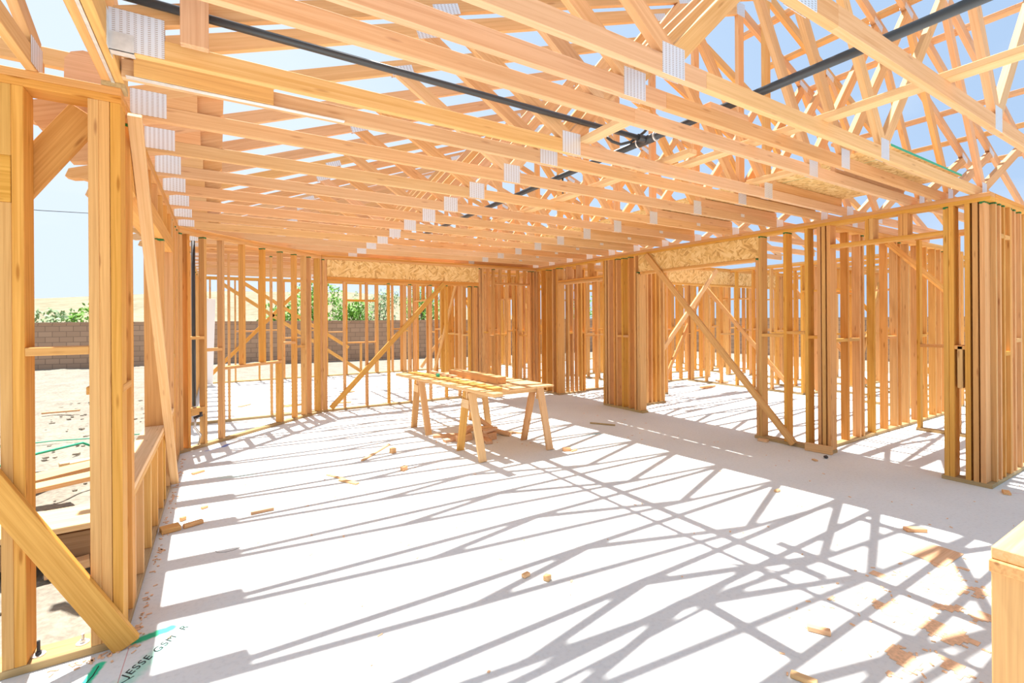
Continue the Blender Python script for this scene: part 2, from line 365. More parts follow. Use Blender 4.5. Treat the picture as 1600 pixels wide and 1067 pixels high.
def leafy(name, x, y, h, w, label, cat='tree', mat=LEAF, n=900, trunk=True, group=None, ls=.11):
    e = empty(name, (x, y, -.13), 0, label, cat, group); rnd = random.Random(int(x*100+y*7))
    bm = bmesh.new()
    blobs = [(rnd.uniform(-w*.33, w*.33), rnd.uniform(-w*.3, w*.3), h*rnd.uniform(.35 if trunk else .2, .85), w*rnd.uniform(.2, .34)) for _ in range(14)]
    for _ in range(n):
        bx, by, bz, br = rnd.choice(blobs)
        v = Vector((rnd.gauss(0, 1), rnd.gauss(0, 1), rnd.gauss(0, 1))).normalized()*br*rnd.uniform(.55, 1.05)
        c = Vector((bx, by, bz))+v
        if c.z < .03: c.z = .05
        if c.z > h: c.z = h*rnd.uniform(.85, 1)
        u = Vector((rnd.gauss(0, 1), rnd.gauss(0, 1), rnd.gauss(0, 1))).normalized(); q = u.orthogonal().normalized(); s = ls*rnd.uniform(.6, 1.3)
        bm.faces.new([bm.verts.new(c+u*s), bm.verts.new(c+q*s*.5), bm.verts.new(c-u*s), bm.verts.new(c-q*s*.5)])
    finish('foliage', bm, mat, e)
    if trunk:
        tube('trunk', [(0, 0, 0), (.05, .02, h*.3), (-.03, 0, h*.6)], w*.03, BARK, e, 8)
        for k in range(4):
            bx, by, bz, br = blobs[k]; tube('branch', [(.02, 0, h*.28), (bx*.6, by*.6, (h*.28+bz)/2), (bx, by, bz)], w*.014, BARK, e, 6)
    return e
leafy('tree', 4.6, 27.5, 4.0, 2.6, 'bushy bright green tree behind the block wall, seen left of the diagonal brace', n=1600)
leafy('tree', 6.2, 27.2, 3.0, 2.0, 'lower rounded green tree beside the bushy tree behind the block wall', n=1100)
leafy('tree', 8.0, 28.0, 3.6, 2.4, 'pale grey green tree behind the block wall near the rear window opening', mat=LEAF2, n=1300, ls=.09)
leafy('tree', 2.6, 28.0, 2.9, 2.0, 'small green tree behind the wall beyond the angled wall frame', n=900)
leafy('tree', 10.6, 27.5, 4.2, 3.0, 'green tree behind the block wall seen between the far room studs', n=1300)
leafy('shrub', -4.9, 27.6, 2.75, 1.3, 'tall loose green shrub behind the block wall left of the corner post', 'shrub', n=420, trunk=False)
leafy('shrub', -6.0, 27.6, 2.3, 1.9, 'low rounded pale sage shrub behind the block wall', 'shrub', LEAF2, 600, False)
leafy('shrub', -2.5, 27.4, 2.7, 1.3, 'green shrub behind the wall seen through the left window opening', 'shrub', n=520, trunk=False)
leafy('shrub', -8.4, 27.4, 2.0, 1.2, 'small green shrub behind the wall at the left edge of the view', 'shrub', n=300, trunk=False)
leafy('tree', 20.5, 24.5, 3.4, 2.6, 'green tree seen between the doorway studs beyond the right hand rooms', n=900)
prop(tube('power_line', [(-40, 60, 12.4), (-25, 60, 12.05), (-14, 60, 11.9), (-6, 60, 12.2), (6, 60, 13.2), (20, 60, 15)], .035, BLACK, None, 6), 'thin dark overhead power line crossing the sky', 'power line')

# ------------------------------------------------------------------ wall framing
H = 2.726; T = .038
def wall(label, origin, ang, L, depth, studs, sgn=1, bottom=None, top=None, detail=True, group=None, green=True, height=H, cap=None):
    """origin on the floor at the room face; local x along the wall, y into its depth.
    studs: numbers, or (s, z0, z1, name)."""
    e = empty('wall_framing', (origin[0], origin[1], 0), ang, label, 'wall frame', group, 'thing')
    bv = .0025 if detail else 0
    e.L = None if False else None
    return e
def stick(e, sgn, depth, s0, s1, z0, z1, name='stud', mat=None, along=2, d0=0, d1=None, bev=.0025, flag=0):
    d1 = depth if d1 is None else d1
    return box(name, (s0, d0*sgn, z0), (s1, d1*sgn, z1), mat or STUD, e, along, bev, flag)
class Frame:
    def __init__(s, label, origin, deg, L, depth, sgn=1, bev=.0025, group=None, seed=1):
        s.e = empty('wall_framing', (origin[0], origin[1], 0), math.radians(deg), label, 'wall frame', group, 'thing')
        s.L, s.D, s.sg, s.bev = L, depth, sgn, bev; s.r = random.Random(seed)
    def st(s, s0, z0=T, z1=H-2*T, name='stud', w=T, mat=None, d0=0, d1=None):
        fl = 1 if (s.bev and name in ('stud', 'trimmer_stud') and s.r.random() < .45) else 0
        return stick(s.e, s.sg, s.D, s0, s0+w, z0, z1, name, mat, 2, d0, d1, s.bev, fl)
    def hz(s, s0, s1, z0, z1, name='blocking', mat=None, d0=0, d1=None):
        return stick(s.e, s.sg, s.D, s0, s1, z0, z1, name, mat, 0, d0, d1, s.bev)
    def plates(s, bottoms=None, tops=None):
        for a, b in (bottoms if bottoms is not None else [(0, s.L)]): s.hz(a, b, 0, T, 'bottom_plate', TREATED)
        for a, b in (tops if tops is not None else [(0, s.L)]):
            s.hz(a, b, H-2*T, H-T, 'top_plate'); s.hz(a, b, H-T, H, 'top_plate')
    def brace(s, p0, p1, w=.089, t=.038, name='let_in_brace', off=-.02):
        return board(name, (p0[0], off*s.sg, p0[1]), (p1[0], off*s.sg, p1[1]), w, t, (-(p1[1]-p0[1]), 0, p1[0]-p0[0]), STUD, s.e)

# left wall with the two window openings (x face -.40, y 2.98 -> 6.93)
f = Frame('left exterior wall frame with tall window openings and a concrete-dusted sill', (-.40, 2.98), 90, 3.95, .14, 1, seed=3)
f.plates([(.14, 3.95)], [(.14, 3.95)])
for s in (.28, .318): f.st(s)
for s in (3.06, 3.10, 3.30, 3.50, 3.72, 3.86): f.st(s)
f.hz(.356, 3.06, .652, .69, 'window_sill', PALE); f.hz(.356, 3.06, .614, .652, 'window_sill')
for s in (.37, .70, 1.09, 1.50, 1.90, 2.12, 2.52, 2.90, 3.02): f.st(s, T, .614, 'cripple_stud')
f.st(2.10, .69, 2.30); f.st(2.138, .69, 2.30)
f.hz(.356, 3.06, 2.30, 2.44, 'window_header'); 
for s in (.40, .80, 1.2, 1.6, 2.0, 2.4, 2.8, 3.0): f.st(s, 2.44, H-2*T, 'cripple_stud')
f.hz(.02, .28, 1.235, 1.273)
f.hz(3.14, 3.30, 1.20, 1.24)
b_ = board('diagonal_brace', (-.367, 3.14, 2.66), (-.367, 5.60, .035), .062, .038, (1, 0, 0), PALE)
prop(b_, 'pale brace board leaning down the inside of the left window wall', 'brace')

# near left wall, seen end-on with the corner post (y face 2.98, running left)
f = Frame('near left wall frame with triple corner post and green painted stud tops', (-1.90, 2.98), 0, 1.50, .14, 1, seed=5)
f.plates()
for s in (1.375, 1.415, 1.457): f.st(s, w=.040)
f.st(1.115, w=.040); f.st(1.075, T, 2.12, 'trimmer_stud', w=.040); f.st(1.075, 2.33, H-2*T, 'cripple_stud', w=.040)
f.hz(.3, 1.113, 2.12, 2.33, 'window_header')
f.hz(1.155, 1.375, 1.43, 1.468)
f.st(.02); f.st(.26)
board('outside_brace', (.50, .162, 1.28), (1.345, .162, 2.625), .14, .038, (-1.36, 0, .825), STUD, f.e)
for bx in (1.18, 1.335):
    bm = bmesh.new(); bmesh.ops.create_cone(bm, cap_ends=True, segments=20, radius1=.026, radius2=.026, depth=.004)
    w = finish('washer', bm, STEEL, f.e, loc=(bx, .06, T+.002))
    bm = bmesh.new(); bmesh.ops.create_cone(bm, cap_ends=True, segments=6, radius1=.012, radius2=.012, depth=.014)
    bmesh.ops.create_cone(bm, cap_ends=True, segments=14, radius1=.007, radius2=.006, depth=.075 if bx < 1.2 else .03, matrix=Matrix.Translation((0, 0, .018)))
    finish('anchor_bolt', bm, TAPE if bx < 1.2 else STEEL, f.e, loc=(bx, .06, T+.011))

# near brace nailed across the corner post
b_ = board('diagonal_brace', (-1.30, 2.955, 1.72), (-.385, 2.955, .012), .105, .038, (1, 0, .5), STUD)
prop(b_, 'wide diagonal brace board nailed low across the near left corner post', 'brace')

# 45 degree wall
f = Frame('angled wall frame at the back left with a low window opening', (-.395, 6.93), 42.75, 2.60, .089, 1, seed=8)
f.plates()
for s in (0, .10, .33, .597, 1.66, 1.96, 2.18, 2.30, 2.52, 2.562): f.st(s)
f.st(1.622, T, .94, 'trimmer_stud')
for s in (.94, 1.307): f.st(s, .98)
f.hz(.635, 1.66, .942, .98, 'window_sill')
f.hz(.138, .33, 1.36, 1.398); f.hz(.368, .597, 1.20, 1.238); f.hz(1.70, 1.96, 1.22, 1.258); f.hz(2.0, 2.18, 1.15, 1.188); f.hz(.138, .33, .42, .51)
prop(tube('vent_pipe', [(-.268, 7.20, .52), (-.268, 7.20, 2.60)], .021, BLACK), 'black vertical pipe standing between the first studs of the angled wall', 'pipe')
v_ = empty('hose_bib', (-.23, 7.12, .38), 0, 'tangled dark valve and grey hose end low beside the angled wall', 'valve')
tube('valve_body', [(-.04, 0, .0), (.05, .02, .03)], .018, TAPE, v_); tube('handle', [(.03, 0, .03), (.03, 0, .07)], .022, TAPE, v_)
tube('hose', [(-.02, 0, 0), (-.03, .01, -.12), (.03, .02, -.22), (.0, .03, -.36)], .016, STEEL, v_)

# far wall
f = Frame('far wall frame with a long strand-board header over slim studs', (1.52, 8.72), 0, 4.59, .089, 1, seed=13)
f.plates([(0, 3.45), (4.33, 4.59)])
X = lambda x: x-1.52
for x in (1.53, 1.568): f.st(X(x))
for x in (1.885, 2.275, 2.68, 3.095, 3.51, 3.845, 4.14, 4.36): f.st(X(x), T, 2.27)
f.hz(X(1.61), X(4.58), 2.27, 2.31, 'header_plate'); f.hz(X(1.61), X(4.58), 2.31, 2.35, 'header_plate')
f.hz(X(1.61), X(4.58), 2.35, 2.65, 'header', OSB, .006, .083)
for x in (4.43, 4.47, 4.51): f.st(X(x), T, 2.27)
for x in (4.58, 4.66, 4.80, 4.93): f.st(X(x))
f.hz(X(4.968), X(5.85), 2.33, 2.37, 'door_header')
for x in (5.10, 5.32, 5.54, 5.72): f.st(X(x), 2.37, H-2*T, 'cripple_stud')
for x in (5.85, 5.93, 6.02, 6.065): f.st(X(x))
f.hz(X(4.70), X(4.80), 1.30, 1.338); f.hz(X(4.84), X(4.93), 1.22, 1.258)
f.brace((X(1.66), .06), (X(3.80), 2.30), .089, .038, 'diagonal_brace', -.021)

# right wall
f = Frame('long right wall frame with wide cased opening, strand-board header and doorway', (6.02, 1.40), 90, 7.32, .14, -1, seed=21)
Y = lambda y: y-1.40
f.plates([(0, Y(1.76)), (Y(2.74), Y(3.67)), (Y(5.62), Y(6.57)), (Y(7.92), 7.32)])
for y in (1.44, 1.49, 1.545, 1.66, 1.70): f.st(Y(y))
f.st(Y(1.60), .9, 1.30, 'blocking'); f.hz(Y(1.583), Y(1.66), 1.27, 1.308)
for y in (2.745, 2.80, 2.85, 2.99, 3.245, 3.565, 3.605): f.st(Y(y), T, H-2*T if y < 3.6 else 2.36)
f.hz(Y(2.888), Y(2.99), 1.33, 1.368); f.hz(Y(3.283), Y(3.565), 1.34, 1.378); f.hz(Y(3.03), Y(3.245), 1.38, 1.418)
f.hz(Y(1.738), Y(2.745), 2.385, 2.425, 'door_header')
for y in (2.02, 2.06, 2.32, 2.36): f.st(Y(y), 2.425, H-2*T, 'cripple_stud')
f.hz(Y(3.64), Y(5.66), 2.33, 2.37, 'header_plate'); f.hz(Y(3.603), Y(5.70), 2.37, 2.65, 'header', OSB, .006, .134)
for y in (5.66, 5.70): f.st(Y(y), T, 2.33 if y < 5.69 else 2.37)
for y in (5.76, 5.90, 6.06, 6.20, 6.26, 6.40, 6.48, 6.53): f.st(Y(y))
f.hz(Y(5.94), Y(6.06), 1.26, 1.298); f.hz(Y(6.10), Y(6.20), 1.26, 1.298)
f.hz(Y(6.568), Y(7.92), 2.345, 2.385, 'door_header'); f.hz(Y(6.568), Y(7.92), 2.30, 2.34, 'door_header')
for y in (6.95, 7.3, 7.62): f.st(Y(y), 2.385, H-2*T, 'cripple_stud')
for y in (7.92, 7.96, 8.10, 8.32, 8.5): f.st(Y(y))
b_ = board('diagonal_brace', (5.997, 5.50, 2.63), (5.997, 3.15, .035), .089, .038, (0, -2.6, 2.35), STUD)
prop(b_, 'long diagonal brace nailed on the room side of the wide right opening', 'brace')
b_ = board('diagonal_brace', (9.0, 6.30, 2.60), (6.3, 6.30, .02), .089, .038, (-2.6, 0, 2.7), PALE)
prop(b_, 'sunlit diagonal brace rising behind the wide right opening, crossing the nearer brace', 'brace')

# short return at the near right corner and rooms beyond
def plain(label, origin, deg, L, depth=.089, sgn=1, step=.406, gaps=(), braces=(), blocks=True, seed=1, group=None, bev=0, header=None, off=0):
    f = Frame(label, origin, deg, L, depth, sgn, bev, group, seed); r = random.Random(seed)
    bots = []; a = 0
    for g0, g1 in sorted(gaps): bots.append((a, g0)); a = g1
    bots.append((a, L)); f.plates(bots)
    s = off; xs = []
    while s < L-T: xs.append(s); s += step
    xs.append(L-T)
    for g0, g1 in gaps: xs = [x for x in xs if not (g0-T*1.5 < x < g1+T*.5)]+[g0-T, g1]
    for g0, g1 in gaps:
        f.hz(g0, g1, 2.10, 2.14, 'door_header')
        k = g0+.3
        while k < g1-.1: f.st(k, 2.14, H-2*T, 'cripple_stud'); k += .406
    xs = sorted(xs)
    for i, x in enumerate(xs):
        if i and x-xs[i-1] < T+.001: continue
        f.st(x)
        if blocks and i+1 < len(xs) and xs[i+1]-x < .45 and r.random() < .55:
            if xs[i+1]-x-T > .02:
                z = 1.25+r.uniform(-.09, .09); f.hz(x+T, xs[i+1], z, z+T)
    for p0, p1 in braces: f.brace(p0, p1, name='diagonal_brace', off=-.021)
    return f
f = Frame('short corner return wall frame with thick doubled studs at the right', (6.165, 1.40), 0, 1.9, .089, 1, seed=31)
f.plates()
for s in (.0, .13, .16+.09, .44, .48, .60, .80, 1.05, 1.45, 1.86): f.st(s)
f.hz(.168, .25, 2.33, 2.37); f.hz(.29, .44, 2.33, 2.37); f.hz(.29, .44, 1.2, 1.24); f.hz(.64, .80, 1.32, 1.36)

f = Frame('wall frame of evenly spaced studs seen through the right doorway', (6.165, 2.86), 0, 3.9, .089, 1, seed=33)
f.plates()
for s in (.05, .55, .86, .96, 1.28, 1.66, 1.98, 2.10, 2.38, 2.72, 3.05, 3.40, 3.62, 3.86): f.st(s)
for a, b in ((.088, .55), (.588, .86), (2.76, 3.05), (1.70, 1.98)): f.hz(a, b, 1.28, 1.32)
f.brace((1.6, 2.62), (3.85, 1.98), .089, .038, 'diagonal_brace', -.021)

f = Frame('inner wall frame with a second strand-board header behind the wide opening', (7.75, 6.75), 0, 4.7, .089, 1, seed=35)
f.plates([(0, .25), (4.35, 4.7)])
for s in (0, .04, .17, .21, 4.35, 4.4, 4.52, 4.66): f.st(s)
f.hz(.25, 4.35, 2.31, 2.35, 'header_plate'); f.hz(.25, 4.35, 2.35, 2.65, 'header', OSB, .006, .083)
plain('low stub wall frame just inside the wide right opening', (6.66, 6.10), 0, .50, step=.11, blocks=False, seed=36)
plain('closet wall frame of crowded studs inside the narrow left doorway', (6.165, 7.93), 0, .60, step=.12, seed=37)
plain('interior wall frame crossing behind the second header', (6.8, 8.05), 0, 6.0, gaps=((1.4, 2.3), (4.4, 5.2)), seed=41, braces=(((2.6, .1), (4.2, 2.5)),))
plain('interior wall frame running back from the middle rooms', (10.15, 2.95), 90, 5.0, gaps=((1.3, 2.2),), seed=43, sgn=-1, braces=(((2.5, .2), (4.6, 2.5)),))
plain('interior wall frame of the far middle room behind the closet', (8.4, 8.15), 90, 6.0, gaps=((2.0, 2.9),), seed=45, sgn=-1)
plain('interior wall frame dividing the back rooms beyond the far wall', (4.72, 8.82), 90, 5.35, gaps=((3.2, 4.1),), seed=47, sgn=-1, braces=(((1.2, 2.5), (2.7, .1)),), off=.15)
plain('interior wall frame in the far back room beside the rear wall', (6.4, 8.82), 90, 5.35, gaps=((1.4, 2.3),), seed=49, sgn=-1, braces=(((2.6, .1), (4.4, 2.5)),))
plain('back room wall frame of tight studs straight behind the far doorway', (4.82, 10.0), 0, 1.50, step=.20, seed=71)
plain('back room wall frame behind the long header, right of the crossing braces', (6.5, 10.4), 0, 3.4, step=.30, seed=72)
plain('small cross wall frame between the two back rooms', (4.82, 11.2), 0, 1.56, step=.30, seed=51)
plain('interior wall frame deep among the right hand rooms', (10.3, 5.1), 0, 3.4, gaps=((1.0, 1.9),), seed=53, braces=(((2.0, .1), (3.2, 2.4)),))
plain('side exterior wall frame on the far right of the house', (13.7, -2), 90, 16.2, depth=.14, sgn=-1, gaps=((4.0, 5.5), (9.0, 10.5)), seed=55, braces=(((6, .1), (8, 2.5)), ((2, 2.5), (3.6, .1))))
plain('interior wall frame parallel to the far right exterior wall', (11.9, -1.5), 90, 5.9, gaps=((2.5, 3.4),), seed=56, sgn=-1)
plain('interior wall frame a few steps behind the second header', (8.6, 9.3), 0, 4.8, gaps=((1.2, 2.0),), seed=62)
plain('interior wall frame on the far side of the middle rooms', (12.4, 4.4), 90, 8.0, gaps=((3.3, 4.2),), seed=63, sgn=-1, braces=(((.5, .1), (2.2, 2.5)),))
plain('interior wall frame of the back corner room on the right', (9.6, 11.3), 0, 4.0, gaps=((.8, 1.6),), seed=64)
plain('interior wall frame between the hallway and the right rooms', (11.1, 2.95), 90, 3.6, gaps=((.6, 1.4),), seed=65, sgn=-1)
plain('interior wall frame right of the corner return among the right rooms', (8.3, -.6), 90, 3.3, gaps=((1.0, 1.9),), seed=67, sgn=-1)
plain('interior wall frame outermost on the right, before the side exterior wall', (13.0, .3), 90, 4.0, seed=68, sgn=-1)
# stub continuing the far wall to the left, exterior left and rear
f = Frame('thin stud wall frame directly behind the angled wall', (-.40, 8.72), 0, 1.90, .089, 1, seed=57)
f.plates(); [f.st(s) for s in (0, .52, 1.12, 1.80)]
f = Frame('left exterior wall frame beyond the angled wall', (-.40, 8.82), 90, 5.35, .14, 1, seed=58)
f.plates(); [f.st(s) for s in (0, .5, 1.0, 1.6, 2.2, 2.8, 3.4, 4.0, 4.6, 5.2)]
f = Frame('rear exterior wall frame with window opening and crossing braces', (-.54, 14.22), 0, 14.4, .14, 1, seed=59, bev=0)
f.plates()
X = lambda x: x+.54
for x in (-.54, -.2, .35, .9, 1.5, 2.05, 2.6, 3.1, 3.14, 4.0, 4.04, 4.5, 4.9, 5.3, 5.7, 6.1, 6.9, 7.4, 7.9, 8.4, 8.9, 9.4, 9.9, 10.3, 10.8, 11.3, 11.8, 12.3, 12.9, 13.4, 13.8): f.st(X(x))
for x in (3.55,): f.st(X(x), T, .92, 'cripple_stud'); f.st(X(x), 2.2, H-2*T, 'cripple_stud')
f.hz(X(3.18), X(4.0), .92, .96, 'window_sill'); f.hz(X(3.18), X(4.0), 2.14, 2.2, 'window_header')
for a, b, z in ((2.09, 2.6, 1.3), (2.64, 3.1, 1.24), (.94, 1.5, 1.32), (.39, .9, 1.3), (4.54, 4.9, 1.3), (1.54, 2.05, 1.1)): f.hz(X(a), X(b), z, z+T)
for p0, p1 in (((X(.0), 2.6), (X(3.6), .06)), ((X(-.3), .1), (X(1.9), 2.45)), ((X(.5), 2.62), (X(3.2), .8)), ((X(5.4), .1), (X(7.2), 2.5)), ((X(9), 2.5), (X(11), .1))): f.brace(p0, p1, name='diagonal_brace', off=-.021)
ws = board('house_wrap_strip', (-.27, 14.0, .02), (-.20, 14.0, 2.15), .28, .004, (1, 0, 0), WHITE); prop(ws, 'tall white sheet of wrap standing at the rear left corner', 'plastic sheet')

# ------------------------------------------------------------------ roof trusses
S = .375; CH = .089; VH = CH*math.sqrt(1+S*S)
def low(x, xr, base=2.80, x0=-.41):       # lower edge of the top chord
    zr = base+S*(xr-x0); return zr-S*abs(x-xr)
def web_poly(a, b, w=CH):
    a, b = Vector(a), Vector(b); d = (b-a).normalized(); n = Vector((-d.y, d.x))*w/2; ext = d*.25
    return [tuple(a-ext-n), tuple(b+ext-n), tuple(b+ext+n), tuple(a-ext+n)]
def truss(label, yf, xl, xr_ridge, xend, webs, king=True, heelx=None, upper=None, tail=False, group=None, plates=True, detail=.0022, left_over=None, heel_plate=None, seed=0, extra_plates=(), skip=None):
    e = empty('roof_truss', (0, yf, 0), 0, label, 'roof truss', group, 'thing')
    z0 = H; z1 = H+CH; y0, y1 = 0, T
    mirror = lambda x: 2*xr_ridge-x
    lo = lambda x: low(x, xr_ridge)
    r = random.Random(seed+7)
    # bottom chord in two lengths spliced near the first node
    sp = 2.08
    def chord(a, b): box('bottom_chord', (a, y0, z0), (b, y1, z1), TRUSS, e, 0, detail)
    if xl < sp: chord(xl, sp)
    chord(max(sp, xl), sp+4.1); chord(sp+4.1, xend)
    # top chords; where they meet the bottom chord they are cut level
    for sgn in (-1, 1):
        ends = left_over if sgn < 0 else mirror(left_over)
        P = lambda x: (x, lo(x))
        xh = -.41 if sgn < 0 else mirror(-.41)
        poly = [(ends, lo(ends)), (xr_ridge, lo(xr_ridge)), (xr_ridge, lo(xr_ridge)+VH), (ends, lo(ends)+VH)]
        xi = -.41+(z1-2.80)/S if sgn < 0 else mirror(-.41+(z1-2.80)/S)
        inner = clip(poly, ((-sgn)*-1 if False else (1 if False else 0), -1), -z1)  # keep z >= top of bottom chord
        prism('top_chord', inner, y0, y1, TRUSS, e, (1, -sgn*S), 0)
    nodes_b = sorted(set(w[0] for w in webs)); nodes_t = sorted(set(w[1] for w in webs))
    segs = [((b, z1), (t, lo(t))) for b, t in webs]
    if king: segs.append(((xr_ridge, z1), (xr_ridge, lo(xr_ridge)+.0)))
    for i, (a, b) in enumerate(segs):
        poly = web_poly(a, b)
        poly = clip(poly, (0, -1), -z1)
        poly = clip(poly, (-S, 1), lo(xr_ridge)-S*xr_ridge) ; poly = clip(poly, (S, 1), lo(xr_ridge)+S*xr_ridge)
        da = (Vector(b)-Vector(a)).normalized()
        for j, (c, d) in enumerate(segs):
            if i == j: continue
            for end, oth in ((0, 0), (1, 1)):
                pa = (a, b)[end]; pc = (c, d)[oth]
                if abs(pa[0]-pc[0]) < .02 and abs(pa[1]-pc[1]) < .05:
                    u = (Vector((b, a)[end])-Vector(pa)).normalized(); v = (Vector((d, c)[oth])-Vector(pc)).normalized()
                    n = (v-u); 
                    if n.length < .05: continue
                    n.normalize(); poly = clip(poly, (n.x, n.y), n.dot(Vector(pa)))
        if len(poly) >= 3: prism('web', poly, y0, y1, TRUSS, e, (da.x, da.y), 0)
    if upper: box('upper_chord', (upper[0], y0-.002, z1), (upper[1], y1+.002, z1+.089), TRUSS, e, 0, detail)
    if plates:
        def cp(x, z, w, h, rot=0):
            bm = bmesh.new()
            for yy in (y0-.0008, y1+.0008): bmesh.ops.create_cube(bm, size=1, matrix=Matrix.Translation((0, yy-T/2, 0)) @ Matrix.Diagonal((w, .0016, h, 1)))
            g = bm.verts.layers.float_vector.new('grain')
            for v in bm.verts: v[g] = v.co+Vector((.3, 0, .3))
            o = finish('connector_plate', bm, PLATE, e, loc=(x, T/2, z)); o.rotation_euler = (0, rot, 0)
        for b in nodes_b:
          if b != skip: cp(b+r.uniform(-.01, .01), z1-.018, .155 if b < 4 else .13, .145)
        for t in nodes_t: cp(t, lo(t)+.02, .17, .06, -math.atan(S)*(1 if t < xr_ridge else -1))
        cp(xr_ridge, lo(xr_ridge)+.045, .13, .13)
        if heel_plate: cp(heel_plate[0], heel_plate[1], heel_plate[2], heel_plate[3])
        for p in extra_plates: cp(*p)
    if tail:
        # heel wedge and sawn overhang tail scabbed on the back of the truss
        prism('heel_wedge', [(-.40, z1), (-.10, z1), (-.10, lo(-.10)), (-.372, lo(-.372))], y0, y1, TRUSS, e, (1, 0), 0)
        zt = lambda x: lo(x)+VH-.004
        tl = [(-.52, zt(-.52)-.15), (.0, z1+.002), (.03, z1+.03), (.035, zt(.03)-.06), (.0, zt(0)-.015), (-.05, zt(-.05)), (-.92, zt(-.92)), (-.94, zt(-.94)-.05), (-.90, zt(-.90)-.075), (-.85, zt(-.85)-.085), (-.81, zt(-.81)-.11), (-.79, zt(-.79)-.15), (-.72, zt(-.72)-.165)]
        prism('overhang_tail', tl, y1, y1+.089, TRUSS, e, (1, S), 0)
    return e

XR = 4.47
websB = [(2.08, 1.15), (2.08, 3.28), (XR, 3.28), (XR, 5.66), (6.86, 5.66), (6.86, 7.79)]
websA = [(1.84, 1.10), (1.84, 3.22), (4.10, 3.22), (4.10, 5.30), (6.30, 5.30), (6.30, 7.6)]
hp = (-.33, H+.09, .165, .14)
# trusses hung on the girder, nearest first
near = [(.913, 'nearest roof truss, its bottom chord cutting across the upper right sky'),
        (1.505, 'second nearest roof truss with a bright plate under its V of webs'),
        (1.755, 'roof truss set close behind the second nearest one, a block lying on it'),
        (1.987, 'third bottom chord line, plain truss with no plate in view beside the black pipe tee')]
for i, (y, lab) in enumerate(near):
    truss(lab, y, -.38, XR, 9.3, websA, king=False, left_over=-.37, seed=i, heel_plate=(-.30, H+.07, .12, .12), skip=1.84 if i == 3 else None)
truss('roof truss carrying the long black pipe along its near face', 2.57, -.38, XR, 9.3, websB, left_over=-.37, seed=9, heel_plate=(-.29, H+.09, .19, .17), extra_plates=((6.1, H+.045, .15, .13),))
truss('roof truss over the near end of the left wall with scab board and steel strap', 2.84, -.38, XR, 9.3, websB, left_over=-.37, seed=10, extra_plates=((6.1, H+.045, .15, .13),))
ords = ['first', 'second', 'third', 'fourth', 'fifth', 'sixth', 'seventh', 'eighth', 'ninth']
for k in range(18):
    y = 3.362+.6096*k
    if k < 9: lab = '%s roof truss with sawn overhang tail beyond the scabbed one, counted from the near end' % ords[k]; grp = 'roof trusses with overhang tails above the room'
    else: lab = '%s roof truss over the back rooms counted away from the far wall' % ords[k-9]; grp = 'roof trusses over the back rooms'
    truss(lab, y, -.54, XR, 9.48, websB, left_over=-.90, upper=(XR+.06, 6.02), tail=True, group=grp, seed=20+k, detail=.0022 if k < 7 else 0,
          heel_plate=hp, extra_plates=((6.1, H+.045, .15, .13), (5.3, H+CH, .07, .07)) if k < 9 else ((6.1, H+.045, .15, .13),))

# scab board, strap and vertical block near the girder
b_ = box('scab_board', (-.33, 2.80, H+.0), (.255, 2.838, H+.10), STUD, None, 0); prop(b_, 'dark short scab board nailed on the truss chord above the corner post', 'board')
b_ = box('metal_strap', (-.36, 2.805, H-.006), (.62, 2.835, H-.002), STEEL, None, 0, 0); prop(b_, 'long thin punched steel strap under the scab board', 'strap')
b_ = box('vertical_block', (-.135, 2.49, H+CH-.03), (-.03, 2.528, 3.45), TRUSS, None, 2); prop(b_, 'upright board standing in front of the black pipe near the girder', 'board')

# girder truss along the left, and the left wing trusses that meet it
def ytruss(x0, plies, label, y1, zb, hch, lo_y=-4.0, slope=-.375, cat='roof truss', webs=True):
    e = empty('girder_truss' if plies > 1 else 'roof_truss', (x0, y1, 0), 0, label, cat, None, 'thing')
    for p in range(plies):
        xa = -p*.052
        box('bottom_chord', (xa-T, lo_y-y1, zb), (xa, 0, zb+hch), STUD if plies > 1 else TRUSS, e, 1)
        L = y1-lo_y
        board('top_chord', (xa-T/2, -.06, zb+hch+.03), (xa-T/2, -L*.5, zb+hch+.03+L*.5*.375), .089, T, (0, .375, 1), TRUSS, e)
        if webs:
            for a, b in ((-.7, -1.3), (-2.0, -1.3), (-2.0, -2.9)):
                board('web', (xa-T/2, a, zb+hch), (xa-T/2, b, zb+hch-.03+abs(b)*.36), .089, T-.004, (0, 1, .3), TRUSS, e)
    return e
g = ytruss(-.385, 2, 'doubled girder truss bearing on the near left corner post', 3.08, H+.024, .14)
box('steel_strap', (-.0515, -1.1, H+.019), (-.0385, -.02, H+.023), STEEL, g, 1, 0)
box('bearing_block', (-.09, -.10, H), (.0, .0, H+.024), TREATED, g, 1, .001)
for y in (2.57, 1.987, 1.755, 1.505, .913):
    hg = empty('joist_hanger', (0.0, y-3.08, H), 0); hg.parent = g
    bm = bmesh.new()
    def pl(a, b):
        c = [(a[i]+b[i])/2 for i in range(3)]; d = [abs(a[i]-b[i]) for i in range(3)]
        bmesh.ops.create_cube(bm, size=1, matrix=Matrix.Translation(c) @ Matrix.Diagonal((*d, 1)))
    pl((.0, -.045, -.004), (.002, .085, .15)); pl((.0, -.004, -.004), (.085, -.002, .075)); pl((0, T+.002, -.004), (.085, T+.004, .075)); pl((0, -.004, -.004), (.085, T+.004, -.001))
    gg = bm.verts.layers.float_vector.new('grain')
    for v in bm.verts: v[gg] = v.co
    o = finish('hanger_plate', bm, STEEL, hg)
ytruss(-.70, 1, 'left wing roof truss landing on the near wall, plate on its heel', 3.10, H, .089)
ytruss(-1.31, 1, 'left wing roof truss at the far left, second from the girder', 3.10, H, .089)
b_ = box('connector_plate', (-.699, 2.90, H+.01), (-.6975, 3.06, H+.13), PLATE, None, 1, 0)
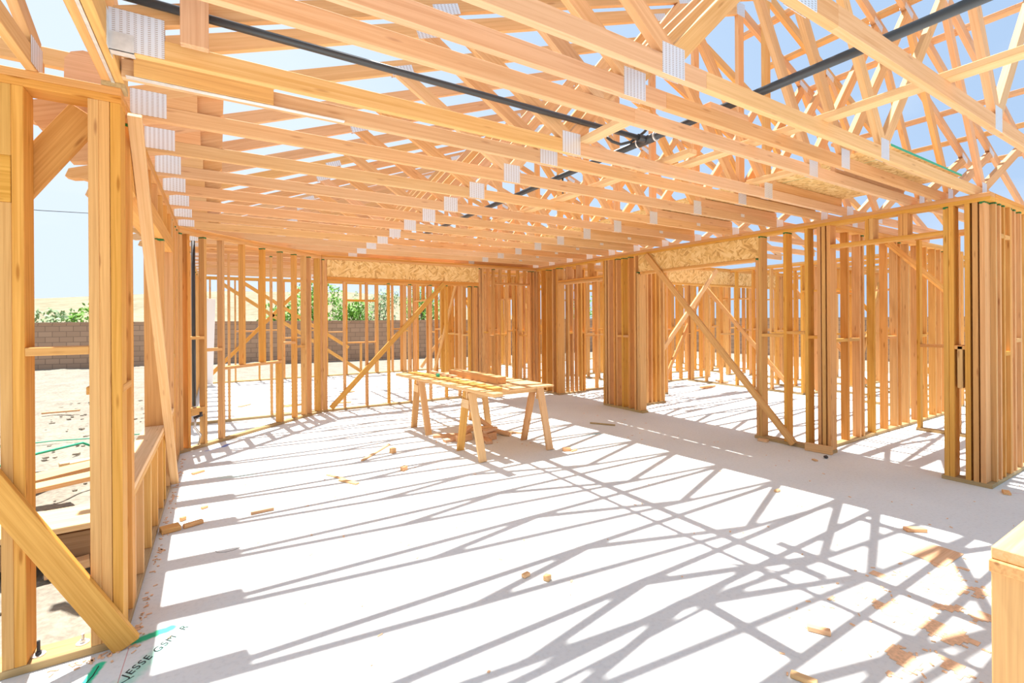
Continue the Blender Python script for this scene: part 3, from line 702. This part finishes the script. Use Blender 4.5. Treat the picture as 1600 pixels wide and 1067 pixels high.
b_.parent = [o for o in bpy.data.objects if o.name.startswith('roof_truss') and o.get('label', '').startswith('left wing roof truss landing')][0]; b_.location = b_.location-Vector((-.70, 3.10, 0))
b_ = box('fascia_board', (-2.2, 3.62, 3.02), (-.70, 3.66, 3.12), PALE, None, 0); prop(b_, 'pale sunlit fascia board above the near left wall', 'board')

b_ = prism('rounded_block', [(-.70, 2.80), (-.50, 2.80), (-.50, 3.05), (-.62, 3.06), (-.67, 3.04), (-.695, 3.0)], 3.42, 3.50, TRUSS, None, (1, 0), 0); prop(b_, 'rounded timber end standing behind the corner of the near left wall', 'block')
# laterals, blocks and the attic deck
def lay(name, a, b, label, mat=TRUSS, w=.089, t=T, cat='board', group=None):
    o = board(name, a, b, w, t, (1, 0, 0) if abs(b[1]-a[1]) > abs(b[0]-a[0]) else (0, 1, 0), mat); prop(o, label, cat, group); return o
zl = H+CH+T/2+.0005
lay('lateral_brace', (3.255, -.4, zl), (3.255, 2.72, zl), 'long sunlit lateral board lying across the nearest bottom chords', PALE, cat='lateral brace')
lay('lateral_brace', (3.04, 2.32, zl), (3.04, 7.1, zl), 'lateral board across the chords beyond the pipe tee, its brown end showing', PALE, cat='lateral brace')
lay('lateral_brace', (3.10, 7.0, zl+T), (3.10, 11.5, zl+T), 'lateral board across the deep back chords, lapped over the previous one', TRUSS, cat='lateral brace')
lay('lateral_brace', (2.20, 2.02, zl), (2.20, 2.60, zl), 'short lateral block left of the black pipe tee', PALE, cat='block')
lay('lateral_brace', (4.20, 2.00, zl), (4.20, 2.60, zl), 'short bright lateral block at the edge of the attic deck', PALE, cat='block')
lay('wood_block', (2.46, 1.80, zl), (2.84, 1.80, zl), 'dark lumber block lying on the close-set truss chord', SCRAP, cat='block')
dz = H+CH+.089
names = ['nearest', 'second', 'third', 'fourth', 'fifth', 'farthest']
for i in range(6):
    y0 = 1.60+i*1.222
    z = dz+.012 if i else dz+.014
    pn = empty('attic_deck', (4.47, y0, z), 0, '%s strand-board attic deck panel above the right side of the room' % names[i], 'deck panel', 'attic deck panels')
    ga = .612 if i in (2, 3) else .6195
    box('panel', (0, 0, 0), (ga-.004 if i in (2, 3) else .62, 1.218, .018), OSB, pn, 0, 0); box('panel', (.62, 0, 0), (1.56, 1.218, .018), OSB, pn, 0, 0)
    box('green_edge', (0, -.001, -.0005), (1.56, .0, .0185), GREENP, pn, 0, 0)
    box('green_edge', (.3, .002, -.001), (.303, 1.216, -.0), GREENP, pn, 0, 0)
for y in (1.60, 1.99, 2.56, 2.84):
    b_ = box('deck_sleeper', (4.55, y+.04, H+CH), (5.98, y+.078, H+CH+.1), TRUSS, None, 0)
    prop(b_, 'sleeper board carrying the attic deck %s' % {1.60: 'at its near edge', 1.99: 'next behind its near edge', 2.56: 'beside the truss with the black pipe', 2.84: 'above the scabbed truss'}[y], 'board', 'attic deck sleepers')

# battens on the far slope
labs = ['highest', 'second highest', 'third highest', 'fourth highest', 'fifth highest', 'sixth highest', 'seventh highest']
for i, x in enumerate((4.83, 5.32, 5.85, 6.38, 6.88, 7.40, 7.90)):
    z = low(x, XR)+VH+.02
    lay('roof_batten', (x, .3, z), (x, 3.1 if i < 5 else 2.9, z), '%s batten across the sky on the far roof slope' % labs[i], TRUSS, .089, T, 'batten', 'battens on the far roof slope')

# black drain pipes
p_ = empty('drain_pipe', (2.80, 2.55, 2.95), 0, 'black plastic drain pipe tee running through the roof trusses', 'pipe')
tube('cross_pipe', [(-3.15, -.005, .0), (-1.6, -.005, -.004), (-.06, .0, 0)], .019, BLACK, p_, 12)
tube('long_pipe', [(.0, -2.6, .0), (.0, 9.0, .0)], .026, BLACK, p_, 14)
tube('tee_fitting', [(0, -.085, 0), (0, .085, 0)], .034, BLACK, p_, 14); tube('branch_fitting', [(-.10, 0, 0), (0, 0, 0)], .027, BLACK, p_, 14)
for q in (-.085, .085): tube('hose_clamp', [(0, q-.006, 0), (0, q+.006, 0)], .0365, STEEL, p_, 14)
tube('pipe_drop', [(0, 1.05, 0), (0, 1.05, -.17)], .008, BLACK, p_, 8)
h_ = tube('loose_hose', [(2.62, 2.80, 3.02), (2.66, 2.78, 2.985), (2.72, 2.75, 2.965), (2.78, 2.70, 2.98), (2.84, 2.62, 3.04), (2.90, 2.54, 3.14)], .012, BLACK, None, 8)
prop(h_, 'loose black hose curving under the pipe tee', 'hose')

# ------------------------------------------------------------------ sawhorse table
def sawhorse(x0, x1, y, label, zt=.765):
    e = empty('sawhorse', ((x0+x1)/2, y, 0), 0, label, 'sawhorse', 'sawhorses under the plank table')
    a, b = x0-(x0+x1)/2, x1-(x0+x1)/2
    box('top_beam', (a, -.045, zt-.089), (b, -.007, zt), PALE, e, 0)
    box('top_beam', (a, .007, zt-.089), (b, .045, zt), STUD, e, 0)
    for x in (a+.05, b-.05):
        for s in (-1, 1): board('leg', (x, s*.068, zt-.02), (x+(.02 if x < 0 else -.01), s*.29, .0), .089, .036, (1, 0, 0), PALE if s < 0 else STUD, e)
        box('gusset', (x-.055 if x < 0 else x+.046, -.085, zt-.20), (x-.046 if x < 0 else x+.055, .085, zt-.10), PALE, e, 1, .001)
    return e
sawhorse(2.42, 3.47, 4.96, 'nearer sawhorse on splayed legs holding up the plank table')
sawhorse(2.38, 3.45, 6.46, 'farther sawhorse on splayed legs holding up the plank table')
def item(name, a, b, w, t, label, mat=SCRAP, side=(0, 0, 1), cat='board', group=None):
    o = board(name, a, b, w, t, side, mat); prop(o, label, cat, group); return o
hz_ = lambda dx, dy: (-dy, dx, 0)
item('plank', (2.50, 4.33, .787), (2.27, 6.85, .787), .12, .038, 'sun striped plank at the left edge of the sawhorse table', PALE, (1, 0, 0), 'plank')
item('plank', (2.70, 4.70, .785), (2.50, 6.95, .785), .14, .038, 'second plank on the sawhorse table, beside the striped edge plank', STUD, (1, 0, 0), 'plank')
item('plywood_sheet', (3.13, 4.62, .778), (2.98, 6.72, .778), .66, .018, 'wide sheet covering the right part of the sawhorse table', PALE, (1, 0, 0), 'sheet')
item('timber', (2.96, 5.05, .833), (2.86, 6.25, .833), .14, .089, 'thick timber offcut resting on the sawhorse table', STUD, (1, 0, 0), 'timber')
item('wood_stick', (2.74, 5.9, .815), (2.70, 6.7, .815), .05, .02, 'thin lath lying beside the timber on the sawhorse table', SCRAP, (1, 0, 0), 'lath')
item('wood_block', (2.55, 6.05, .827), (2.56, 6.12, .827), .04, .04, 'small green ended block standing on the sawhorse table', GREENP, (1, 0, 0), 'block')

# offcut heap under the table: (x, y, angle deg, length, width, height, z, label)
heap = [(2.72, 5.62, 20, .22, .09, .09, 'short thick offcut at the left front of the heap'),
        (2.95, 5.42, 75, .26, .09, .038, 'offcut sticking out toward the front of the heap'),
        (3.03, 5.60, 100, .30, .14, .09, 'largest block in the middle of the heap'),
        (2.62, 5.93, -25, .38, .09, .038, 'sloping sunlit offcut on the left side of the heap'),
        (3.20, 5.80, 10, .24, .09, .038, 'offcut on the right side of the heap'),
        (2.88, 5.86, 50, .25, .06, .06, 'stubby offcut at the back of the heap'),
        (3.48, 5.62, -40, .34, .04, .02, 'thin stick lying right of the heap'),
        (2.55, 5.70, 5, .16, .09, .038, 'pale chip block at the far left of the heap')]
for i, (x, y, a, L, w, t, lab) in enumerate(heap):
    c, s = math.cos(math.radians(a))*L/2, math.sin(math.radians(a))*L/2
    item('lumber_offcut', (x-c, y-s, t/2+.001), (x+c, y+s, t/2+.001), w, t, lab+' under the sawhorses', SCRAP, (-s, c, 0), 'offcut', 'offcuts heaped under the sawhorses')
heap2 = [(2.80, 5.70, 40, .30, .09, .038, .11, 'upper offcut leaning left on top of the heap'), (2.98, 5.66, -30, .26, .09, .038, .112, 'top offcut lying across the middle block'), (3.06, 5.52, 15, .22, .06, .038, .112, 'topmost short offcut at the right of the heap')]
for x, y, a, L, w, t, z, lab in heap2:
    c, s = math.cos(math.radians(a))*L/2, math.sin(math.radians(a))*L/2
    item('lumber_offcut', (x-c, y-s, z), (x+c, y+s, z+.02), w, t, lab+' under the sawhorses', SCRAP, (-s, c, 0), 'offcut', 'offcuts heaped under the sawhorses')
b_ = tube('bent_shingle', [(3.05, 6.15, .34), (3.12, 5.95, .18), (3.22, 5.72, .06), (3.36, 5.5, .02)], .035, SCRAP, None, 6); b_.scale = (1, 1, 1); prop(b_, 'curved peeled board leaning in the heap below the table', 'board')

# scraps on the slab: (x, y, angle, length, width, height, label)
scraps = [(1.60, 5.70, 48, .70, .035, .018, 'long thin stick lying on the slab left of the sawhorses', PALE),
          (1.76, 5.58, 20, .06, .06, .06, 'small wood cube beside the long thin stick', SCRAP),
          (1.655, 4.87, 30, .07, .045, .045, 'little wood block on the slab in front of the long stick', SCRAP),
          (1.00, 5.02, -64, .28, .03, .012, 'upper of two crossed slivers on the slab', PALE),
          (1.075, 4.80, -60, .24, .05, .015, 'wider of two crossed slivers on the slab', PALE),
          (.30, 4.445, 3, .17, .04, .025, 'orange brown strip lying on the slab between chord shadows', SCRAP),
          (-.32, 4.42, 15, .12, .09, .038, 'stubby block against the bottom plate of the left wall', STUD),
          (-.175, 4.44, 20, .13, .04, .03, 'flat stick beside the stubby block near the left wall', SCRAP),
          (-.25, 4.60, 40, .04, .03, .03, 'tiny block behind the stubby block near the left wall', SCRAP),
          (-.11, 4.80, 30, .05, .03, .02, 'small chip on the sunlit slab near the left wall', SCRAP),
          (-.19, 5.95, 35, .12, .04, .02, 'offcut on the slab near the foot of the leaning brace', SCRAP),
          (1.60, 2.45, 10, .05, .03, .022, 'small rounded wood chunk in the open middle of the slab', SCRAP),
          (1.69, 2.35, 25, .04, .04, .03, 'small square block just right of the rounded chunk', SCRAP),
          (2.56, 1.23, -60, .10, .035, .025, 'bullet shaped wood chunk on the near slab', SCRAP),
          (4.37, 1.43, -35, .14, .05, .025, 'flat chunk on the shadow edge above the hardboard sheet', SCRAP),
          (2.16, 1.10, -70, .10, .035, .02, 'split stick end at the bottom of the near slab', PALE),
          (4.32, 2.42, 0, .06, .03, .02, 'wood chip where shade meets sunlight on the slab', PALE),
          (4.88, 5.35, -58, .38, .03, .02, 'dark brown stick in the shaded strip of slab', TREATED),
          (5.93, 3.50, 100, .12, .06, .03, 'pale block by the foot of the long diagonal brace', SCRAP),
          (5.60, 2.72, 60, .06, .035, .015, 'wood chip on the slab in front of the doorway post', SCRAP),
          (5.98, 1.30, 20, .10, .05, .02, 'offcut at the foot of the near right corner post', SCRAP),
          (3.55, 4.52, -30, .10, .05, .04, 'small block by the right leg of the nearer sawhorse', SCRAP),
          (3.62, 4.47, 10, .10, .03, .012, 'sliver by the small block at the sawhorse leg', PALE),
          (6.65, 1.15, 20, .22, .05, .02, 'splinter near the short corner return wall', SCRAP),
          (1.2, 9.7, 15, .40, .14, .02, 'scrap board on the slab of the room behind the far wall', SCRAP),
          (2.0, 9.5, -20, .35, .10, .02, 'second scrap board on the slab behind the far wall', SCRAP),
          (2.4, 10.8, 30, .35, .10, .02, 'far scrap board near the rear wall', SCRAP),
          (.4, 10.2, 50, .25, .09, .02, 'offcut on the slab behind the angled wall', SCRAP),
          (.9, 8.95, 10, .25, .09, .02, 'offcut just behind the thin stud wall', SCRAP),
          (9.5, 6.9, 10, .5, .14, .04, 'board on the slab under the second header', SCRAP),
          (10.6, 7.3, 60, .4, .14, .04, 'board at the right end below the second header', SCRAP)]
for x, y, a, L, w, t, lab, mt in scraps:
    c, s = math.cos(math.radians(a))*L/2, math.sin(math.radians(a))*L/2
    item('wood_scrap', (x-c, y-s, t/2+.0008), (x+c, y+s, t/2+.0008), w, t, lab, mt, (-s, c, 0), 'wood scrap', 'wood scraps on the slab')
item('board_offcut', (5.955, 3.00, .05), (5.995, 2.72, .05), .036, .094, 'reddish board offcut leaning against the posts left of the doorway', TRUSS, (1, .15, 0), 'board')
bm = bmesh.new(); bmesh.ops.create_icosphere(bm, subdivisions=2, radius=.022)
for v in bm.verts: v.co = Vector((v.co.x*1.3, v.co.y, v.co.z*.8))*(1+.25*noise.noise(v.co*60))
prop(finish('rubber_scrap', bm, TAPE, None, loc=(5.80, 2.70, .018)), 'small black scrap by the doorway post', 'scrap')
o = board('hardboard_sheet', (3.905, 1.24, .004), (4.21, 1.235, .004), .235, .005, (0, 1, 0), SCRAP); prop(o, 'thin square of tan hardboard lying on the near right slab', 'sheet')

# drifted sawdust and fine chips
def sawdust():
    bm = bmesh.new(); step = .016
    for i in range(int(1.6/step)):
        for j in range(int(.85/step)):
            x = 2.4+i*step; y = .5+j*step
            d = abs((x-3.1)*.35-(y-.9))
            v = noise.noise(Vector((x*6, y*6, 2)))+.5*noise.noise(Vector((x*22, y*22, 5)))
            if v-.9*d-.35*abs(x-3.15) > -.02:
                z = .0012; q = [(x, y), (x+step, y), (x+step, y+step), (x, y+step)]
                bm.faces.new([bm.verts.new((a, b, z)) for a, b in q])
    bmesh.ops.remove_doubles(bm, verts=bm.verts, dist=.0005)
    g = bmesh.ops.extrude_face_region(bm, geom=list(bm.faces)); 
    for v in [k for k in g['geom'] if isinstance(k, bmesh.types.BMVert)]: v.co.z += .0015
    prop(finish('sawdust', bm, SAWD), 'orange sawdust drifted over the near right slab', 'sawdust', kind='stuff')
sawdust()
def chips():
    bm = bmesh.new(); r = random.Random(5)
    def chip(x, y):
        L = r.uniform(.008, .03); w = r.uniform(.004, .012); a = r.uniform(0, 3.14)
        M = Matrix.Translation((x, y, .003)) @ Matrix.Rotation(a, 4, 'Z') @ Matrix.Diagonal((L, w, .004, 1)); bmesh.ops.create_cube(bm, size=1, matrix=M)
    for _ in range(130): chip(-.37+abs(r.gauss(0, .02)), r.uniform(3.0, 6.7))
    for _ in range(160): chip(r.uniform(.2, 5.5), r.uniform(.6, 6.5))
    for _ in range(60): chip(r.uniform(2.5, 3.6), r.uniform(.7, 1.4))
    for _ in range(30): chip(r.gauss(-.5, .12), 2.955-abs(r.gauss(0, .03)))
    for _ in range(25): chip(r.gauss(6.3, .2), r.gauss(1.15, .1))
    prop(finish('wood_chips', bm, SAWD), 'scattered tiny wood chips along the plates and over the slab', 'wood chips', kind='stuff')
chips()
# marker handwriting on the slab
t_ = bpy.data.curves.new('marker_handwriting', 'FONT'); t_.body = 'JESSE GSM  R'; t_.size = .056; t_.extrude = .0004; t_.shear = .2; t_.space_character = 1.15; t_.materials.append(INK)
to = bpy.data.objects.new('marker_handwriting', t_); COL.objects.link(to); to.location = (-.355, 2.70, .001); to.rotation_euler = (0, 0, math.radians(53)); to.parent = floor
tube('marker_line', [(-.47, 2.62, .001), (-.33, 2.70, .001)], .0015, INK, floor, 5); tube('marker_line', [(-.505, 2.755, .001), (-.488, 2.80, .001), (-.478, 2.865, .001)], .002, INK, floor, 5)
ring = [(.05+.075*math.cos(a), 3.86+.05*math.sin(a), .001) for a in [i*math.pi/12 for i in range(25)]]
tube('marker_circle', ring, .001, INK, floor, 5)

# ------------------------------------------------------------------ near right low wall
f = empty('low_wall', (2.07, .346, 0), 0, 'low pony wall with doubled top plate at the near right corner', 'low wall', None, 'thing')
PZ = .858
box('top_plate', (.0, 0, PZ-.038), (1.9, .14, PZ), PALE, f, 0, .003); box('top_plate', (-.012, -.003, PZ-.077), (1.9, .143, PZ-.039), STUD, f, 0, .003)
for s in (0, .5, 1.0, 1.5, 1.86): box('stud', (s, .0, T), (s+T, .14, PZ-.077), STUD, f, 2, .003)
box('bottom_plate', (0, 0, 0), (1.9, .14, T), TREATED, f, 0, .003)

# ------------------------------------------------------------------ lumber pile and litter in the yard
pile = [((-2.6, 4.62, .13), (-.70, 4.50, .20), .46, .04, 'wide sunlit board on top of the yard lumber pile, its edge facing the house', PALE),
        ((-2.5, 4.75, .22), (-.72, 5.15, .34), .18, .038, 'long board slanting up over the wide board in the pile', PALE),
        ((-2.3, 5.05, .20), (-.95, 5.65, .30), .26, .038, 'pinkish board lying at the back of the yard pile', TRUSS),
        ((-1.75, 6.3, -.03), (-1.25, 6.9, -.02), .12, .038, 'white sunlit offcut behind the yard pile', PALE),
        ((-1.55, 7.30, -.04), (-1.34, 7.36, -.04), .12, .05, 'short thick offcut on the dirt behind the pile', PALE),
        ((-2.6, 4.66, .00), (-.62, 4.54, .055), .36, .17, 'ribbed stack of dark reddish boards at the base of the pile', DARKW),
        ((-.98, 4.26, -.06), (-.76, 4.30, -.05), .09, .06, 'notched reddish block lying in front of the pile', TRUSS),
        ((-2.6, 4.40, .05), (-1.45, 4.48, .10), .24, .04, 'board at the far left of the pile in front of the others', PALE),
        ((-1.22, 4.42, .215), (-1.14, 4.44, .22), .06, .03, 'small orange chip lying on the wide board', SCRAP),
        ((-2.2, 5.75, .12), (-1.2, 6.15, .14), .18, .03, 'pale plywood strip sticking out behind the pile', PALE),
        ((-1.15, 5.75, .30), (-.80, 5.85, .32), .09, .04, 'short board end at the right of the pile near the post', SCRAP),
        ((-2.75, 11.87, -.07), (-2.23, 11.90, -.07), .06, .03, 'thin board lying alone on the dirt yard', SCRAP),
        ((-1.9, 4.25, -.07), (-1.7, 4.75, -.06), .14, .06, 'support block under the front edge of the pile', TREATED)]
for a, b, w, t, lab, mt in pile:
    d = Vector(b)-Vector(a); item('yard_board', a, b, w, t, lab, mt, (-d.y, d.x, 0), 'board', 'boards in the yard pile')
prop(tube('green_string', [(-2.0, 5.6, .20), (-1.7, 5.75, .33), (-1.45, 6.1, .36), (-1.2, 6.5, .34), (-.9, 6.7, .1)], .012, GREENP, None, 6), 'green plastic strap curling over the yard pile', 'strap')
prop(tube('ground_cable', [(-2.6, 7.2, -.08), (-1.9, 7.25, -.08), (-1.3, 7.3, -.07), (-.9, 7.6, -.08)], .008, BLACK, None, 6), 'black cable lying on the dirt behind the pile', 'cable')
prop(tube('ground_string', [(-2.6, 9.0, -.08), (-2.0, 9.05, -.075), (-1.5, 8.95, -.08), (-1.0, 8.9, -.08)], .008, GREENP, None, 6), 'green string line stretched over the dirt yard', 'string')
prop(tube('rebar_stake', [(-1.02, 5.95, -.1), (-.98, 5.98, .55)], .012, TAPE, None, 8), 'dark steel stake standing behind the yard pile', 'stake')
def stones():
    bm = bmesh.new(); r = random.Random(9)
    for _ in range(420):
        x = r.uniform(-4.5, -.75); y = r.uniform(3.4, 14); s = r.uniform(.012, .05)
        m4 = Matrix.Translation((x, y, -.12)) @ Matrix.Rotation(r.uniform(0, 6), 4, 'Z') @ Matrix.Diagonal((s, s*.8, s*.5, 1)); bmesh.ops.create_icosphere(bm, subdivisions=1, radius=1, matrix=m4)
    prop(finish('gravel', bm, DIRT), 'loose stones and clods scattered over the dirt yard', 'gravel', kind='stuff')
stones()
